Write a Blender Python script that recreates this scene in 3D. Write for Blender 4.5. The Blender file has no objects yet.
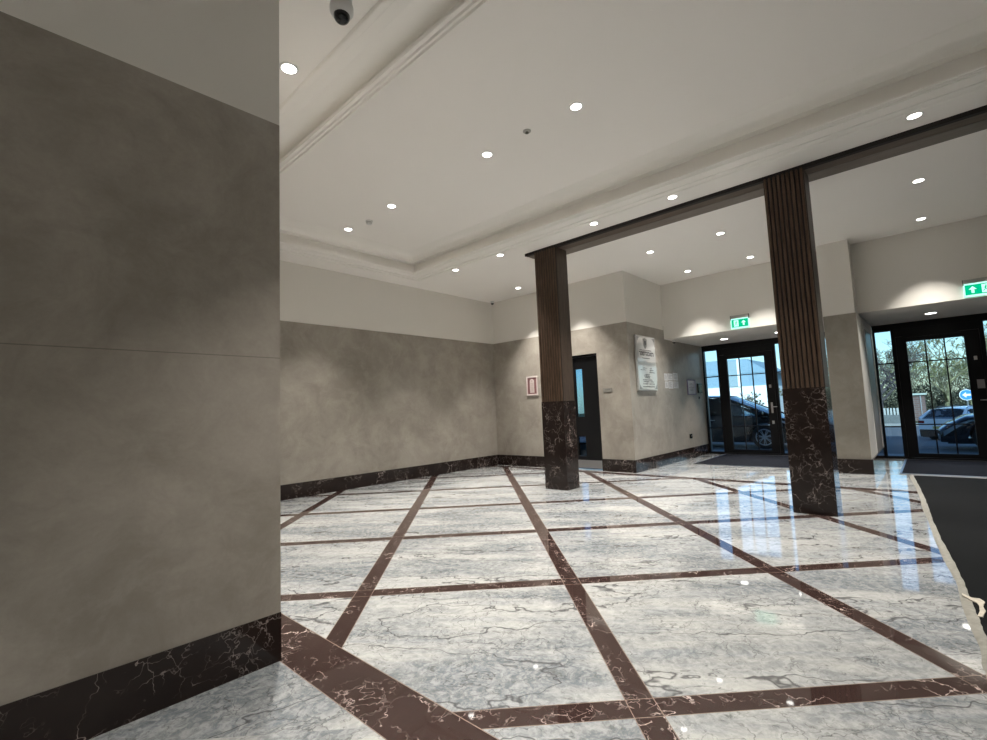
import bpy, bmesh, math, random
from mathutils import Vector, Matrix
random.seed(7)
scene = bpy.context.scene
col = scene.collection
R = math.radians

# ------------------------------------------------------------------ camera
H = 1.25
def cam_matrix(yaw, pitch, roll):
    f = Vector((math.cos(yaw)*math.cos(pitch), math.sin(yaw)*math.cos(pitch), math.sin(pitch)))
    r = Vector((math.sin(yaw), -math.cos(yaw), 0)); u = r.cross(f)
    r2 = math.cos(roll)*r + math.sin(roll)*u
    u2 = -math.sin(roll)*r + math.cos(roll)*u
    m = Matrix((( r2.x, u2.x, -f.x, 0), (r2.y, u2.y, -f.y, 0), (r2.z, u2.z, -f.z, H), (0, 0, 0, 1)))
    return m
cd = bpy.data.cameras.new('camera'); cam = bpy.data.objects.new('camera', cd); col.objects.link(cam)
cam.matrix_world = cam_matrix(R(42.3918), R(4.9394), R(-2.3759))
cd.sensor_width = 36; cd.lens = 476.95/987*36; cd.clip_start = .02; cd.clip_end = 500
scene.camera = cam

# ------------------------------------------------------------------ sky, sun, exposure
SUN_ELEV, SUN_AZ = 27, 15      # the sun stands behind the building, rays run mostly towards +X
w = bpy.data.worlds.new('sky'); scene.world = w; w.use_nodes = True
nt = w.node_tree; nt.nodes.clear()
sky = nt.nodes.new('ShaderNodeTexSky'); sky.sky_type = 'NISHITA'; sky.sun_disc = False
sky.sun_elevation = R(SUN_ELEV); sky.sun_rotation = R(270 - SUN_AZ); sky.air_density = 1.2; sky.dust_density = .4; sky.ozone_density = 2.0
bg = nt.nodes.new('ShaderNodeBackground'); bg.inputs[1].default_value = .118
wo = nt.nodes.new('ShaderNodeOutputWorld')
nt.links.new(sky.outputs[0], bg.inputs[0]); nt.links.new(bg.outputs[0], wo.inputs[0])
sd = bpy.data.lights.new('sun', 'SUN'); sd.energy = 5.5; sd.angle = R(.6); sd.color = (1, .93, .82)
so = bpy.data.objects.new('sun', sd); col.objects.link(so)
sdir = Vector((math.cos(R(SUN_AZ))*math.cos(R(SUN_ELEV)), math.sin(R(SUN_AZ))*math.cos(R(SUN_ELEV)), -math.sin(R(SUN_ELEV))))
so.rotation_euler = sdir.to_track_quat('-Z', 'Y').to_euler(); so.location = (0, 0, 30)
LAMP_W = 17.5; LAMP_COL = (1, .955, .885)
vs = scene.view_settings; vs.view_transform = 'Standard'; vs.look = 'None'; vs.gamma = 1; vs.use_curve_mapping = False; vs.exposure = .70

# ------------------------------------------------------------------ mesh helper
class MB:
    def __init__(s): s.v = []; s.f = []
    def add(s, vs_, fs): n = len(s.v); s.v += [tuple(p) for p in vs_]; s.f += [tuple(i+n for i in f) for f in fs]; return s
    def box(s, x0, x1, y0, y1, z0, z1):
        return s.add([(x0,y0,z0),(x1,y0,z0),(x1,y1,z0),(x0,y1,z0),(x0,y0,z1),(x1,y0,z1),(x1,y1,z1),(x0,y1,z1)],
                     [(0,3,2,1),(4,5,6,7),(0,1,5,4),(1,2,6,5),(2,3,7,6),(3,0,4,7)])
    def poly(s, pts): return s.add(pts, [tuple(range(len(pts)))])
    def prism(s, pts, axis, a, b):
        # closed outline pts (2D) extruded along axis from a to b
        def mk(p, t): return (t, p[0], p[1]) if axis == 'x' else (p[0], t, p[1]) if axis == 'y' else (p[0], p[1], t)
        n = len(pts)
        return s.add([mk(p, a) for p in pts] + [mk(p, b) for p in pts],
                     [tuple(range(n))[::-1], tuple(range(n, 2*n))] + [(i, (i+1) % n, n+(i+1) % n, n+i) for i in range(n)])
    def lathe(s, c, prof, n=20, axis='z', sx=1):
        # prof: (radius, height); axis of revolution through c
        vs_ = []; fs = []
        for r, h in prof:
            for k in range(n):
                a = 2*math.pi*k/n; p, q = r*math.cos(a), r*math.sin(a)
                vs_.append((c[0]+p, c[1]+q, c[2]+h) if axis == 'z' else (c[0]+h, c[1]+p, c[2]+q) if axis == 'x' else (c[0]+p, c[1]+h, c[2]+q))
        m = len(prof)
        for i in range(m-1):
            for k in range(n):
                a, b = i*n+k, i*n+(k+1) % n; fs.append((a, b, b+n, a+n))
        fs.append(tuple(range(n))[::-1]); fs.append(tuple((m-1)*n+k for k in range(n)))
        return s.add(vs_, fs)
    def tube(s, pts, rad, n=6):
        pts = [Vector(p) for p in pts]; rr = rad if isinstance(rad, (list, tuple)) else [rad]*len(pts)
        vs_ = []; fs = []
        for i, p in enumerate(pts):
            d = (pts[min(i+1, len(pts)-1)] - pts[max(i-1, 0)]).normalized()
            a = d.orthogonal().normalized() if i == 0 else (a - d*a.dot(d)).normalized()
            b = d.cross(a)
            for k in range(n):
                t = 2*math.pi*k/n; vs_.append(p + (a*math.cos(t)+b*math.sin(t))*rr[i])
        for i in range(len(pts)-1):
            for k in range(n): a_, b_ = i*n+k, i*n+(k+1) % n; fs.append((a_, b_, b_+n, a_+n))
        fs.append(tuple(range(n))[::-1]); fs.append(tuple((len(pts)-1)*n+k for k in range(n)))
        return s.add(vs_, fs)
    def xf(s, m): s.v = [tuple(m @ Vector(p)) for p in s.v]; return s
    def build(s, name, mat, parent=None, smooth=False, bevel=0, origin=None, fixn=True):
        me = bpy.data.meshes.new(name)
        if origin is None and parent is not None: origin = wloc.get(parent.name, Vector())
        o_ = Vector(origin) if origin is not None else Vector()
        if origin is None and parent is None and s.v:
            xs = [p[0] for p in s.v]; ys = [p[1] for p in s.v]; zs = [p[2] for p in s.v]
            o_ = Vector(((min(xs)+max(xs))/2, (min(ys)+max(ys))/2, min(zs)))
        me.from_pydata([tuple(Vector(p)-o_) for p in s.v], [], s.f); me.update()
        if fixn:
            b = bmesh.new(); b.from_mesh(me); bmesh.ops.recalc_face_normals(b, faces=b.faces[:]); b.to_mesh(me); b.free()
        if smooth:
            me.polygons.foreach_set('use_smooth', [True]*len(me.polygons)); me.set_sharp_from_angle(angle=R(38))
        me.materials.append(mat)
        o = bpy.data.objects.new(name, me); col.objects.link(o)
        if parent is not None: o.parent = parent; wloc[o.name] = o_
        else: o.location = o_; wloc[o.name] = o_
        if bevel:
            m = o.modifiers.new('bevel', 'BEVEL'); m.width = bevel; m.segments = 2; m.limit_method = 'ANGLE'; m.angle_limit = R(40)
        return o
wloc = {}
def tag(o, label=None, cat=None, group=None, kind=None):
    if label: o['label'] = label
    if cat: o['category'] = cat
    if group: o['group'] = group
    if kind: o['kind'] = kind
    return o
def thing(name, label, cat, loc=(0,0,0), rotz=0, group=None, local=False):
    o = bpy.data.objects.new(name, None); col.objects.link(o); o.empty_display_size = .1
    o.location = loc; o.rotation_euler = (0, 0, rotz); wloc[o.name] = Vector() if local else Vector(loc)
    return tag(o, label, cat, group)
def struct(name, mb, mat, **k):
    return tag(mb.build(name, mat, origin=(0,0,0), **k), kind='structure')

# ------------------------------------------------------------------ node helper
class NT:
    def __init__(s, name):
        s.m = bpy.data.materials.new(name); s.m.use_nodes = True; s.t = s.m.node_tree; s.t.nodes.clear()
        s.out = s.n('ShaderNodeOutputMaterial')
    def n(s, ty, **k):
        x = s.t.nodes.new(ty)
        for a, b in k.items(): setattr(x, a, b)
        return x
    def put(s, sock, v):
        if isinstance(v, bpy.types.NodeSocket): s.t.links.new(v, sock)
        elif isinstance(v, (tuple, list)) and sock.type == 'RGBA': sock.default_value = (*v[:3], 1)
        else: sock.default_value = v
    def M(s, op, a, b=0, c=0, clamp=False):
        x = s.n('ShaderNodeMath', operation=op, use_clamp=clamp); s.put(x.inputs[0], a); s.put(x.inputs[1], b); s.put(x.inputs[2], c); return x.outputs[0]
    def mix(s, f, a, b, bt='MIX'):
        x = s.n('ShaderNodeMix', data_type='RGBA', blend_type=bt); s.put(x.inputs[0], f); s.put(x.inputs[6], a); s.put(x.inputs[7], b); return x.outputs[2]
    def coord(s, kind='Object'): return s.n('ShaderNodeTexCoord').outputs[kind]
    def geo(s): return s.n('ShaderNodeNewGeometry').outputs['Position']
    def sep(s, v):
        x = s.n('ShaderNodeSeparateXYZ'); s.put(x.inputs[0], v); return x.outputs
    def com(s, a, b, c=0):
        x = s.n('ShaderNodeCombineXYZ'); s.put(x.inputs[0], a); s.put(x.inputs[1], b); s.put(x.inputs[2], c); return x.outputs[0]
    def vadd(s, a, b):
        x = s.n('ShaderNodeVectorMath', operation='ADD'); s.put(x.inputs[0], a); s.put(x.inputs[1], b); return x.outputs[0]
    def vscale(s, a, f):
        x = s.n('ShaderNodeVectorMath', operation='SCALE'); s.put(x.inputs[0], a); s.put(x.inputs['Scale'], f); return x.outputs[0]
    def noise(s, vec, scale, detail=4, rough=.55, dist=0, colr=False):
        x = s.n('ShaderNodeTexNoise'); s.put(x.inputs['Vector'], vec); x.inputs['Scale'].default_value = scale
        x.inputs['Detail'].default_value = detail; x.inputs['Roughness'].default_value = rough; x.inputs['Distortion'].default_value = dist
        return x.outputs['Color' if colr else 'Fac']
    def vor(s, vec, scale, feat='DISTANCE_TO_EDGE'):
        x = s.n('ShaderNodeTexVoronoi', feature=feat); s.put(x.inputs['Vector'], vec); x.inputs['Scale'].default_value = scale; return x.outputs['Distance']
    def white(s, vec):
        x = s.n('ShaderNodeTexWhiteNoise', noise_dimensions='3D'); s.put(x.inputs[0], vec); return x.outputs['Color']
    def ramp(s, f, lo, hi, a=0.0, b=1.0):
        x = s.n('ShaderNodeMapRange', interpolation_type='SMOOTHSTEP'); s.put(x.inputs[0], f)
        for i, v in enumerate((lo, hi, a, b)): x.inputs[i+1].default_value = v
        return x.outputs[0]
    def bsdf(s, color, rough=.5, metal=0, spec=.5, bump=None, bs=.2, bd=.01, **k):
        p = s.n('ShaderNodeBsdfPrincipled'); s.put(p.inputs['Base Color'], color); s.put(p.inputs['Roughness'], rough)
        s.put(p.inputs['Metallic'], metal); s.put(p.inputs['Specular IOR Level'], spec)
        for a, b in k.items(): s.put(p.inputs[a.replace('_', ' ')], b)
        if bump is not None:
            b_ = s.n('ShaderNodeBump'); b_.inputs['Strength'].default_value = bs; b_.inputs['Distance'].default_value = bd
            s.put(b_.inputs['Height'], bump); s.t.links.new(b_.outputs[0], p.inputs['Normal'])
        s.t.links.new(p.outputs[0], s.out.inputs[0]); return s.m

def plain(name, c, rough=.5, metal=0, spec=.5, var=.06, sc=30, **k):
    n = NT(name); f = n.noise(n.coord(), sc, 3)
    lo = tuple(x*(1-var) for x in c); hi = tuple(min(1, x*(1+var)) for x in c)
    return n.bsdf(n.mix(f, lo, hi), rough, metal, spec, **k)
def emis(name, c, s_):
    n = NT(name); f = n.noise(n.coord(), 12, 2); e = n.n('ShaderNodeEmission')
    n.put(e.inputs[0], n.mix(f, tuple(x*.97 for x in c), c)); e.inputs[1].default_value = s_
    n.t.links.new(e.outputs[0], n.out.inputs[0]); return n.m
def glass(name, tint=(.9,.97,1), refl=1.0):
    n = NT(name); t = n.n('ShaderNodeBsdfTransparent'); n.put(t.inputs[0], tint)
    g = n.n('ShaderNodeBsdfGlossy'); g.inputs['Roughness'].default_value = .01
    fr = n.n('ShaderNodeFresnel'); fr.inputs[0].default_value = 1.5
    mx = n.n('ShaderNodeMixShader'); n.put(mx.inputs[0], n.M('MULTIPLY', fr.outputs[0], refl))
    n.t.links.new(t.outputs[0], mx.inputs[1]); n.t.links.new(g.outputs[0], mx.inputs[2]); n.t.links.new(mx.outputs[0], n.out.inputs[0]); return n.m

# ---- dark brown veined marble colour
def dark_marble_color(n, vec, tint=(.015,.0105,.0095), light=(.032,.022,.019), vein=(.66,.55,.50)):
    d = n.vadd(vec, n.vscale(n.noise(vec, 5, 4, .6, colr=True), .35))
    base = n.mix(n.noise(vec, 6, 4), tint, light)
    e = n.vor(d, 4.2); e2 = n.vor(d, 11)
    m1 = n.M('MULTIPLY', n.ramp(e, 0, .020, 1, 0), n.ramp(n.noise(vec, 3.1, 4), .46, .62))
    m2 = n.M('MULTIPLY', n.ramp(e2, 0, .035, 1, 0), n.ramp(n.noise(n.vadd(vec, (3,7,1)), 3.6, 4), .47, .64))
    m = n.M('MULTIPLY', n.M('MAXIMUM', m1, n.M('MULTIPLY', m2, .6)), n.ramp(n.noise(vec, 22, 3), .3, .6, .35, .8))
    return n.mix(m, base, vein)
def mat_dark_marble():
    n = NT('dark_marble'); return n.bsdf(dark_marble_color(n, n.geo()), .09, 0, .3)
def mat_floor():
    n = NT('marble_floor'); P = n.geo(); x, y, z = n.sep(P)
    s2 = 1/math.sqrt(2)
    a = n.M('MULTIPLY', n.M('SUBTRACT', x, y), s2); b = n.M('MULTIPLY', n.M('ADD', x, y), s2)
    PER, A0, B0, HW = 1.4865, .661, 2.065, .061
    ta = n.M('DIVIDE', n.M('SUBTRACT', a, A0), PER); tb = n.M('DIVIDE', n.M('SUBTRACT', b, B0), PER)
    def dist(t): return n.M('MULTIPLY', n.M('ABSOLUTE', n.M('SUBTRACT', n.M('FRACT', n.M('ADD', t, .5)), .5)), PER)
    da, db = dist(ta), dist(tb)
    grid_in = n.M('MULTIPLY', n.M('GREATER_THAN', x, 1.405), n.M('LESS_THAN', x, 8.06))
    band = n.M('MULTIPLY', n.M('MAXIMUM', n.M('LESS_THAN', da, HW), n.M('LESS_THAN', db, HW)), grid_in)
    def rng(lo, hi): return n.M('MULTIPLY', n.M('GREATER_THAN', x, lo), n.M('LESS_THAN', x, hi))
    border = n.M('MAXIMUM', rng(1.13, 1.405), rng(8.06, 8.25))
    dark = n.M('MAXIMUM', band, border)
    def near(t, v, ww=.0022): return n.M('LESS_THAN', n.M('ABSOLUTE', n.M('SUBTRACT', t, v)), ww)
    joint = n.M('MULTIPLY', n.M('MAXIMUM', near(da, HW), near(db, HW)), grid_in)
    for v in (1.13, 1.405, 8.06, 8.25): joint = n.M('MAXIMUM', joint, near(x, v, .0025))
    # light marble: each slab cut from another part of the stone, the veins run along the a axis
    left = n.M('LESS_THAN', x, 1.2)
    ia, ib = n.M('FLOOR', ta), n.M('FLOOR', tb)
    gi = grid_in
    cell = n.com(n.M('MULTIPLY', ia, gi), n.M('MULTIPLY', ib, gi), n.M('ADD', left, n.M('MULTIPLY', gi, 3)))
    rnd = n.vscale(n.white(cell), 23)
    u = n.M('ADD', n.M('MULTIPLY', a, n.M('SUBTRACT', 1, left)), n.M('MULTIPLY', x, left))
    v = n.M('ADD', n.M('MULTIPLY', b, n.M('SUBTRACT', 1, left)), n.M('MULTIPLY', y, left))
    v2 = n.M('ADD', v, n.M('MULTIPLY', u, .14))
    st = n.vadd(n.com(n.M('MULTIPLY', u, .55), n.M('MULTIPLY', v2, 1.9)), rnd)
    iso = n.vadd(n.com(u, v), rnd)
    warp = n.vadd(st, n.vscale(n.noise(iso, 2.2, 4, .6, colr=True), .45))
    warpi = n.vadd(iso, n.vscale(n.noise(iso, 5, 4, .6, colr=True), .22))
    cloud = n.ramp(n.noise(warp, 1.5, 5, .6), .36, .64)
    c = n.mix(cloud, (.135,.150,.165), (.385,.385,.37))
    streak = n.ramp(n.noise(n.vadd(n.com(n.M('MULTIPLY', u, .8), n.M('MULTIPLY', v2, 7)), rnd), 2.0, 6, .65, .6), .42, .70)
    c = n.mix(n.M('MULTIPLY', streak, .65), c, (.19,.21,.235))
    fine = n.ramp(n.noise(warpi, 26, 5, .7), .35, .68)
    c = n.mix(n.M('MULTIPLY', fine, .45), c, (.54,.545,.53))
    speck = n.ramp(n.noise(n.vadd(warpi, (5,2,0)), 17, 6, .75), .55, .70)
    c = n.mix(n.M('MULTIPLY', speck, .85), c, (.11,.115,.112))
    # dark crack-like veins
    r1 = n.M('ABSOLUTE', n.M('SUBTRACT', n.noise(warp, 1.15, 3, .5), .5))
    vein1 = n.ramp(r1, 0, .0085, 1, 0)
    r2 = n.M('ABSOLUTE', n.M('SUBTRACT', n.noise(n.vadd(warp, (9,4,2)), 2.1, 4, .6), .47))
    vein2 = n.M('MULTIPLY', n.ramp(r2, 0, .008, 1, 0), n.ramp(n.noise(iso, 1.7, 2), .42, .6))
    e = n.M('MULTIPLY', n.ramp(n.vor(warpi, 8), 0, .03, 1, 0), n.ramp(n.noise(n.vadd(iso, (2,8,0)), 2.1, 3), .44, .60))
    vv = n.M('MAXIMUM', n.M('MAXIMUM', vein1, n.M('MULTIPLY', vein2, .8)), n.M('MULTIPLY', e, .7))
    c = n.mix(n.M('MULTIPLY', vv, .85), c, (.06,.06,.063))
    dk = dark_marble_color(n, n.vadd(n.vscale(P, 1.0), n.vscale(n.white(n.com(ia, ib, 1)), 3)), (.026,.015,.013), (.050,.029,.026))
    c = n.mix(dark, c, dk)
    c = n.mix(joint, c, (.22,.17,.14))
    return n.bsdf(c, .035, 0, .5, bump=n.noise(P, 1.3, 2), bs=.04, bd=.02)
def mat_wall_stone(name, joint=None, dark=(.285,.255,.218), light=(.425,.390,.340), off=(0,0,0)):
    n = NT(name); P = n.vadd(n.geo(), off)
    wv = n.vadd(P, n.vscale(n.noise(P, 1.4, 3, colr=True), .5))
    f = n.ramp(n.noise(wv, 1.7, 7, .68, .3), .26, .74)
    c = n.mix(f, dark, light)
    g = n.ramp(n.noise(n.vadd(wv, (4,1,9)), 3.4, 6, .68), .45, .7)
    c = n.mix(n.M('MULTIPLY', g, .35), c, tuple(min(1, t*1.18) for t in light))
    h = n.ramp(n.noise(P, 45, 3, .7), .3, .7)
    c = n.mix(n.M('MULTIPLY', h, .10), c, tuple(t*.7 for t in dark))
    if joint:
        z = n.sep(n.geo())[2]
        for jz in joint:
            j = n.M('LESS_THAN', n.M('ABSOLUTE', n.M('SUBTRACT', z, jz)), .0022)
            c = n.mix(n.M('MULTIPLY', j, .55), c, (.10,.09,.08))
    return n.bsdf(c, .38, 0, .35)
def mat_wood(name, a, b, ax='z', rough=.45):
    n = NT(name); P = n.geo(); x, y, z = n.sep(P)
    vec = n.com(n.M('MULTIPLY', x, 14), n.M('MULTIPLY', y, 14), n.M('MULTIPLY', z, 1.2)) if ax == 'z' else n.com(n.M('MULTIPLY', x, 14), n.M('MULTIPLY', y, 1.2), n.M('MULTIPLY', z, 14))
    f = n.ramp(n.noise(vec, 3, 5, .65, .8), .3, .7)
    return n.bsdf(n.mix(f, a, b), rough, 0, .3, bump=f, bs=.15, bd=.002)
def mat_plaster(name, c):
    n = NT(name); P = n.geo(); f = n.noise(P, 1.2, 3)
    return n.bsdf(n.mix(f, tuple(t*.975 for t in c), c), .72, 0, .2, bump=n.noise(P, 90, 3), bs=.04, bd=.002)
def mat_carpet(name, c):
    n = NT(name); P = n.geo(); x, y, z = n.sep(P)
    f = n.noise(P, 260, 2); g = n.M('SINE', n.M('MULTIPLY', x, 500))
    cc = n.mix(f, tuple(t*.6 for t in c), tuple(t*1.5 for t in c)); cc = n.mix(n.ramp(n.noise(P, 3, 3), .55, .75, 0, .4), cc, tuple(t*1.6 for t in c))
    return n.bsdf(cc, .95, 0, .1, bump=n.M('ADD', f, g), bs=.4, bd=.004)
def mat_brick():
    n = NT('brick'); b = n.n('ShaderNodeTexBrick'); x, y, z = n.sep(n.geo())
    n.put(b.inputs['Vector'], n.com(n.M('ADD', x, y), z)); b.inputs['Scale'].default_value = 1.0
    b.inputs['Brick Width'].default_value = .45; b.inputs['Row Height'].default_value = .15; b.inputs['Mortar Size'].default_value = .02
    n.put(b.inputs['Color1'], (.10,.055,.045)); n.put(b.inputs['Color2'], (.14,.08,.065)); n.put(b.inputs['Mortar'], (.15,.13,.12))
    return n.bsdf(b.outputs[0], .9)
def mat_leafy(name, a, b, sc=6):
    n = NT(name); P = n.geo(); f = n.noise(P, sc, 5, .75); return n.bsdf(n.mix(n.ramp(f, .35, .65), a, b), .85, 0, .1, bump=f, bs=.8, bd=.15)

FLOOR = mat_floor(); DM = mat_dark_marble()
STONE = mat_wall_stone('stone_cladding'); STONE_N = mat_wall_stone('stone_cladding_near', (1.59,), (.262,.232,.196), (.40,.362,.315), (3.3, 1.7, .4))
WHITE = mat_plaster('white_paint', (.80,.77,.715)); CEIL = mat_plaster('ceiling_paint', (.92,.885,.84)); TRIMW = mat_plaster('trim_paint', (.92,.89,.84))
SLAT = mat_wood('walnut_slats', (.060,.036,.023), (.120,.075,.050)); WOODB = mat_wood('walnut_beam', (.085,.060,.045), (.13,.095,.072), 'y')
WOODS = mat_wood('walnut_panel', (.060,.042,.031), (.10,.072,.055)); GAP = plain('shadow_gap', (.010,.007,.006), .7)
BLACK = plain('black_powder_coat', (.0045,.0045,.0055), .42, 0, .25); BLKP = plain('black_plastic', (.01,.01,.011), .15)
CHROME = plain('brushed_steel', (.62,.62,.62), .28, 1.0); STEEL = plain('satin_steel', (.42,.42,.43), .35, 1.0)
GLASS = glass('clear_glass', (.70,.87,1.0)); GLASSC = glass('car_glass', (.72,.80,.84), 1.2); GLASSX = glass('frame_glass', (.97,.97,.97), .8)
MATC = mat_carpet('charcoal_mat', (.009,.010,.014)); RUNC = mat_carpet('charcoal_runner', (.0075,.0078,.008))
TAPE = plain('frayed_backing', (.24,.23,.20), .6, 0, .3, .4, 30); TORN = plain('torn_backing', (.45,.41,.34), .7, 0, .3, .4, 40)
LAMP = emis('lamp_diffuser', (1,.97,.90), 9.0); LRING = plain('lamp_trim', (.75,.745,.72), .4)
EGREEN = emis('exit_green', (.0,.36,.17), 1.0); EWHITE = emis('exit_white', (.45,1.0,.80), 1.0); EHOUSE = plain('exit_housing', (.42,.41,.38), .5)
PAPER = plain('white_paper', (.72,.72,.73), .6); INK = plain('ink', (.05,.05,.06), .6); GREYINK = plain('grey_ink', (.32,.32,.33), .6)
PLAQ = plain('silver_plaque', (.70,.70,.69), .12, .25); PLAQD = plain('engraved_grey', (.20,.20,.20), .4, .2); PLAQM = plain('plaque_grey', (.42,.42,.41), .3, .2)

# ------------------------------------------------------------------ the room shell
ZC, ZU, ZS, ZM = 3.85, 4.12, 2.65, 2.85
XB, YF, YN, XN, YS, XF, XD = 8.375, 7.625, 2.629, 1.138, 4.17, 10.1, 12.3
XW, YW = -3.2, -5.6
struct('floor', MB().box(XW, 12.62, YW, 9.4, -.12, 0), FLOOR)
# lower ceiling with the opening of the coffer
OX0, OX1, OY0, OY1 = 2.11, 5.335, -3.2, 6.745
D = .47
m = MB()
m.box(XW, OX0-D, YW, YF+.2, ZC, ZC+.35); m.box(OX1+D, XB+.02, YW, YF+.2, ZC, ZC+.35); m.box(XB+.02, XF+.02, YW, YS+.1, ZC, ZC+.35)
m.box(OX0-D, OX1+D, OY1+D, YF+.2, ZC, ZC+.35); m.box(OX0-D, OX1+D, YW, OY0-D, ZC, ZC+.35)
ceiling = struct('ceiling', m, CEIL)
struct('ceiling_coffer', MB().box(OX0-D-.01, OX1+D+.01, OY0-D-.01, OY1+D+.01, ZU, ZU+.08), CEIL)
def ring(prof):
    m = MB(); vs_ = []
    for d, z in prof:
        vs_ += [(OX0-d, OY0-d, z), (OX1+d, OY0-d, z), (OX1+d, OY1+d, z), (OX0-d, OY1+d, z)]
    fs = []
    for i in range(len(prof)-1):
        for k in range(4): fs.append((i*4+k, i*4+(k+1) % 4, i*4+4+(k+1) % 4, i*4+4+k))
    return m.add(vs_, fs)
prof = [(-.20, ZU+.001)]
for k in range(0, 9):
    t = k/8*math.pi/2; prof.append((-.20+.21*math.sin(t)**1.2, ZU-.002-.105*(1-math.cos(t))))
prof += [(.012, 4.010), (.030, 4.006), (.045, 3.998), (.070, 3.992), (.070, 3.875), (.030, 3.866), (0, 3.862), (0, 3.820),
         (.008, 3.810), (.026, 3.810), (.031, 3.830), (.041, 3.830), (.046, 3.810), (.064, 3.810), (.069, 3.830), (.079, 3.830), (.084, 3.810), (.112, 3.808), (.118, 3.815),
         (.116, 3.836), (.088, 3.840), (.082, 3.885), (.10, 3.897), (.15, 3.899), (.20, 3.893), (.25, 3.879), (.295, 3.862), (.325, 3.852), (.327, 3.842), (.41, 3.842)]
for k in range(9):
    t = k/8*math.pi; prof.append((.44-.03*math.cos(t), 3.842-.020*math.sin(t)))
prof += [(D+.002, 3.842), (D+.002, ZC+.02)]
struct('trim_coffer', ring(prof), TRIMW, smooth=True, fixn=False)

# far left wall, back wall, sign wall, near wall block
struct('wall_left_upper', MB().box(XN, XB+.2, YF+.012, YF+.2, ZM-.02, ZC+.02), WHITE)
struct('wall_left', MB().box(XN, XB+.2, YF, YF+.2, 0, ZM), STONE)
DY0, DY1, DZ = 4.852, 5.80, 2.325
struct('wall_back', MB().box(XB, XB+.2, YS, DY0, 0, ZM).box(XB, XB+.2, DY1, YF, 0, ZM).box(XB, XB+.2, DY0, DY1, DZ, ZM), STONE)
struct('wall_back_upper', MB().box(XB+.012, XB+.2, YS+.012, YF+.1, ZM, ZC+.02), WHITE)
struct('wall_entrance_left', MB().box(XB+.2, XF, YS, YS+.2, 0, ZM).box(XF, XD+.3, YS, YS+.2, 0, ZS+.3), STONE)
struct('wall_entrance_left_upper', MB().box(XB+.2, XF+.1, YS+.012, YS+.2, ZM, ZC+.02), WHITE)
struct('wall_near', MB().box(XW, XN, YN, YF+.2, 0, 2.94), STONE_N)
struct('wall_near_upper', MB().box(XW, XN, YN, YF+.2, 2.94, ZC+.02), WHITE)
struct('trim_near_cornice', MB().box(XN, XN+.085, YN+.0, YF, 3.775, ZC), TRIMW)
struct('wall_front_upper', MB().box(XF, XD+.32, YW, YS+.01, ZS, ZC+.35), WHITE)
struct('wall_front_shade', MB().box(XD+.0, XD+.32, YW-6, 16, ZC+.35, 9.2), plain('shade_wall_render', (.16,.12,.10), .9))  # unseen upper storeys, added to throw shade over the street and cars
struct('wall_behind', MB().box(XW-.2, XW, YW-.2, YN+.2, 0, ZC+.02), STONE)
struct('wall_right', MB().box(XW-.2, XD+.32, YW-.2, YW, 0, ZC+.02), STONE)
struct('ceiling_roof', MB().box(XW-.2, XD+.0, YW-.2, 9.6, ZC+.36, ZC+.5), WHITE)
# pier between the two entrances
PX, PY0, PY1, PZ = 9.71, .80, 1.245, 2.615
struct('wall_pier', MB().box(PX, XD+.3, PY0, PY1, 0, PZ), mat_wall_stone('stone_cladding_pier', None, (.245,.222,.188), (.335,.308,.265), (7,3,2)))
struct('wall_pier_upper', MB().box(PX+.008, XF+.02, PY0+.008, PY1-.008, PZ, ZC+.01), WHITE)
struct('trim_pier_side', MB().box(10.72, 10.76, PY0-.012, PY0, .24, 2.50).box(10.76, 12.1, PY0-.012, PY0, 2.46, 2.50).box(12.1, 12.14, PY0-.012, PY0, .24, 2.50), TRIMW)
struct('wall_pier_return', MB().box(PX+.03, 10.72, PY0-.008, PY0, .24, PZ).box(10.72, XD, PY0-.008, PY0, 2.5, ZS), WHITE)
# far end of the right entrance
struct('wall_front_right', MB().box(XF, XD+.3, YW, -2.1, 0, ZS), STONE)
# room behind the dark door: side walls, ceiling, window wall
struct('wall_office', MB().box(XB+.2, XD+.32, 9.4, 9.6, 0, 4.2).box(XD, XD+.3, YS+.2, 5.9, 0, 4.2).box(XD, XD+.3, 9.1, 9.4, 0, 4.2)
       .box(XD, XD+.3, 5.9, 9.1, 0, .15).box(XD, XD+.3, 5.9, 9.1, 2.7, 4.2).box(XB, XB+.2, YF+.2, 9.4, 0, 4.2), WHITE)
struct('ceiling_office', MB().box(XB+.2, XD, YS+.2, 9.4, 2.95, 3.1), CEIL)
# baseboards
BH, BT = .235, .02
def bb(name, mb): struct(name, mb, DM)
bb('baseboard_left', MB().box(XN, XB, YF-BT, YF, 0, BH))
bb('baseboard_back', MB().box(XB-BT, XB, DY1+.0, YF-BT, 0, BH).box(XB-BT, XB, YS-BT, DY0, 0, BH))
bb('baseboard_entrance_left', MB().box(XB, XD, YS-BT, YS, 0, BH))
bb('baseboard_near', MB().box(XW, XN, YN-.006, YN, 0, .243))
bb('baseboard_pier', MB().box(PX-BT, PX, PY0-BT, PY1+BT, 0, BH).box(PX, XD, PY0-BT, PY0, 0, BH).box(PX, XD, PY1, PY1+BT, 0, BH))
bb('baseboard_right', MB().box(XW, XD, YW, YW+BT, 0, BH)); bb('baseboard_behind', MB().box(XW, XW+BT, YW, YN, 0, BH))

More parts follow.
